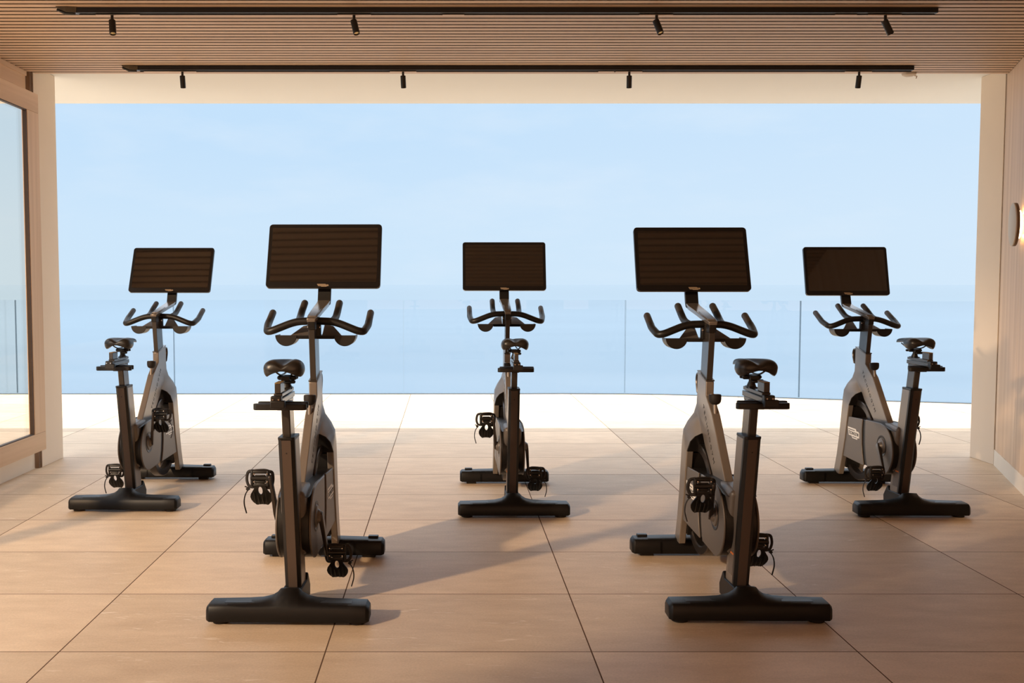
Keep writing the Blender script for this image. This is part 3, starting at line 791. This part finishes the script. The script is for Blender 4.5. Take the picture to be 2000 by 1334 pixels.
    # -- arm to the display
    b = MB()
    pts = [(.592, 1.040, .0185, .016), (.64, 1.050, .0225, .020), (.80, 1.078, .0265, .020), (.925, 1.098, .029, .020), (.962, 1.108, .029, .022)]
    rings = []
    for i, (y, z, w, th) in enumerate(pts):
        a = Vector(pts[max(0, i-1)][:2]); c_ = Vector(pts[min(len(pts)-1, i+1)][:2]); t = (c_-a).normalized(); nn = Vector((-t.y, t.x))
        pu = Vector((y, z))+nn*th/2; pd_ = Vector((y, z))-nn*th/2
        rings.append([(-w, pu.x, pu.y), (w, pu.x, pu.y), (w*.9, pd_.x, pd_.y), (-w*.9, pd_.x, pd_.y)])
    b.loft(rings)
    am = b.build('display_arm', M['arm'], root, bevel=.003)
    b = MB()
    b.loft([[(-.0293, y-.010, z-.004), (.0293, y-.010, z-.004), (.0293, y+.012, z), (-.0293, y+.012, z)] for y, z in ((.953, 1.100), (.968, 1.122), (.988, 1.185), (1.020, 1.33))])
    b.build('display_mount', M['black'], am, bevel=.002)
    b = MB(); b.box((0, .70, 1.0685), (.034, .16, .008), Matrix.Rotation(math.atan2(.018, .1), 3, 'X')); b.build('arm_cap', M['arm'], am, bevel=.002)
    # -- display
    Wd, Hd = .517, .310; tl = math.radians(tilt)
    dm = Matrix.Translation((0, .972, 1.322)) @ Matrix.Rotation(-tl, 4, 'X')
    def D(x, y, z): return dm @ Vector((x, y, z))
    b = MB(); ro = rrect(Wd, Hd, .016); 
    b.loft([[D(x*k, y, z*(1-(1-k)*Wd/Hd)) for x, z in ro] for y, k in ((.0025, .994), (0.0045, 1.), (.022, 1.), (.028, .985), (.032, .95))])
    dp = b.build('display', M['bezel'], root, angle=40)
    b = MB(); b.loft([[D(x, y, z+.004) for x, z in rrect(Wd-.034, Hd-.046, .004, 2)] for y in (.0018, .004)])
    b.build('screen', M['screen'], dp, smooth=False)
    b = MB(); b.loft([[D(x, y, z) for x, z in rrect(.12, .10, .01)] for y in (.030, .058)]); b.build('rear_mount', M['bezel'], dp)
    us = [(0, 1), (.72, 1), (.78, .80), (.95, .80), (1, .68), (1, .20), (.84, .20), (.84, 0), (.38, 0), (.34, .20), (.12, .20)]
    b = MB(); b.loft([[D(-.026+u*.052, y, -Hd/2+.0035+v*.0125) for u, v in us] for y in (.0008, .004)]); db = b.build('display_badge', M['badge_brown'], dp, smooth=False)
    tm = dm @ Matrix.Translation((0, .0006, -Hd/2+.0100)) @ Matrix.Rotation(PI/2, 4, 'X')
    text_obj('badge_lettering', 'TECHNOGYM', .0075, M['ink'], db, tm, width=.042)
    for o in root.children:                                 # bar and seat height of this bike
        k = o.name.split('.')[0]
        if k in ('handlebar_post', 'handlebar', 'bottle_tray', 'display_arm', 'display'): o.location = (0, -.165*hz, hz)
        elif k in ('seat_post', 'handle_plate', 'slider_rail', 'saddle_clamp', 'saddle_rails', 'saddle'): o.location = (0, -.195*sz, sz)
    return root

grp = 'indoor exercise bikes facing the terrace'
bikes = [  # x, y, turn, left crank, bar raise, display tilt, seat raise
    (-.582, 3.422, -1.3, (-.05, .157), .047, 21., .014, 'black exercise bike nearest the camera on the left, its left pedal raised'),
    (1.1065, 3.440, -.6, (-.095, .13), .033, 20., .015, 'black exercise bike nearest the camera on the right, its left pedal raised'),
    (.353, 5.030, 0., (-.045, .158), .028, 15., -.002, 'black exercise bike in the middle of the back row, seen straight from behind'),
    (-1.767, 5.165, -.7, (.02, -.163), .009, 25., -.006, 'black exercise bike at far left of the back row, beside the left column'),
    (2.474, 5.032, -.6, (-.105, -.125), -.002, 14., .002, 'black exercise bike at far right of the back row, near the wood-panelled wall')]
for x, y, rz, cr, hz, tilt, sz, lab in bikes:
    o = make_bike(cr, hz, tilt, sz); o.location = (x, y, 0); o.rotation_euler = (0, 0, math.radians(rz)); tag(o, lab, 'exercise bike', grp)

# ---------------------------------------------------------------- sky, lights, camera
w = bpy.data.worlds.new('World'); S.world = w; w.use_nodes = True
nt = w.node_tree; nt.nodes.clear(); L = nt.links.new
out = N(nt, 'ShaderNodeOutputWorld'); bg = N(nt, 'ShaderNodeBackground')
tc = N(nt, 'ShaderNodeTexCoord'); sp = N(nt, 'ShaderNodeSeparateXYZ'); L(tc.outputs['Generated'], sp.inputs[0])
rp = N(nt, 'ShaderNodeValToRGB'); L(sp.outputs['Z'], rp.inputs['Fac'])
cr = rp.color_ramp
cr.elements[0].position = 0.; cr.elements[0].color = (.62, .80, .965, 1)
cr.elements[1].position = 1.; cr.elements[1].color = (3.2, 3.4, 3.6, 1)
for p, c in ((.06, (.62, .80, .975)), (.14, (.565, .765, .975)), (.24, (.55, .76, .98)), (.34, (1.3, 1.5, 1.75)), (.6, (2.6, 2.8, 3.1))):
    e = cr.elements.new(p); e.color = (*c, 1)
mp = N(nt, 'ShaderNodeMapping'); mp.inputs['Scale'].default_value = (3.2, 3.2, 11); mp.inputs['Location'].default_value = (.3, 0, 1.1); L(tc.outputs['Generated'], mp.inputs['Vector'])
no = N(nt, 'ShaderNodeTexNoise'); no.inputs['Scale'].default_value = 1.6; no.inputs['Detail'].default_value = 7; no.inputs['Roughness'].default_value = .55; L(mp.outputs[0], no.inputs['Vector'])
mr = N(nt, 'ShaderNodeMapRange'); mr.inputs['From Min'].default_value = .48; mr.inputs['From Max'].default_value = .8; mr.inputs['To Max'].default_value = .55; L(no.outputs['Fac'], mr.inputs['Value'])
# slightly whiter towards the right (+x)
mx2 = N(nt, 'ShaderNodeMapRange'); mx2.inputs['From Min'].default_value = -.1; mx2.inputs['From Max'].default_value = .6; mx2.inputs['To Max'].default_value = .35; L(sp.outputs['X'], mx2.inputs['Value'])
ad = N(nt, 'ShaderNodeMath', operation='ADD', use_clamp=True); L(mr.outputs[0], ad.inputs[0]); L(mx2.outputs[0], ad.inputs[1])
mx = N(nt, 'ShaderNodeMix', data_type='RGBA'); L(ad.outputs[0], mx.inputs['Factor']); L(rp.outputs['Color'], mx.inputs['A']); mx.inputs['B'].default_value = (.74, .86, .98, 1)
L(mx.outputs['Result'], bg.inputs['Color']); bg.inputs['Strength'].default_value = 1.
L(bg.outputs[0], out.inputs['Surface'])

sun = bpy.data.lights.new('sun', 'SUN'); sun.energy = 5.6; sun.angle = .009; sun.color = (1, .95, .87)
so = bpy.data.objects.new('sun', sun); C.objects.link(so)
so.rotation_euler = Vector((.02, .335, -2.685)).to_track_quat('-Z', 'Y').to_euler()

def area(name, loc, target, sx, sy, e, col):
    l = bpy.data.lights.new(name, 'AREA'); l.shape = 'RECTANGLE'; l.size = sx; l.size_y = sy; l.energy = e; l.color = col
    o = bpy.data.objects.new(name, l); C.objects.link(o); o.location = loc
    o.rotation_euler = (Vector(target)-Vector(loc)).to_track_quat('-Z', 'Y').to_euler()
    return o
sl = bpy.data.lights.new('side_key', 'SPOT'); sl.energy = 2550; sl.color = (1, .72, .46); sl.shadow_soft_size = .13
sl.spot_size = math.radians(50); sl.spot_blend = 1.
slo = bpy.data.objects.new('side_key', sl); C.objects.link(slo); slo.location = (-5.15, -.63, 3.2)  # warm spot lamp outside the left wall, aimed along the floor shadows
slo.rotation_euler = Vector((math.sin(math.radians(41)), math.cos(math.radians(41)), -math.tan(math.radians(17.5)))).to_track_quat('-Z', 'Y').to_euler()
area('rear_fill', (.3, -2.5, 1.5), (.3, 4, 1.3), 4.5, 1.8, 46, (1, .54, .28))  # added warm fill behind the camera; the back wall has no window

cam = bpy.data.cameras.new('camera'); co = bpy.data.objects.new('camera', cam); C.objects.link(co)
co.location = (0, 0, 1.24); co.rotation_euler = (PI/2-math.atan((661-554)/1880.), 0, 0)
cam.sensor_fit = 'HORIZONTAL'; cam.sensor_width = 36; cam.lens = 1880/2000*36
cam.shift_x = (1000-874)/2000; cam.shift_y = (661-667)/2000
cam.clip_end = 30000
S.camera = co
S.view_settings.view_transform = 'Standard'; S.view_settings.look = 'None'; S.view_settings.gamma = 1; S.view_settings.use_curve_mapping = False
S.view_settings.exposure = 0.
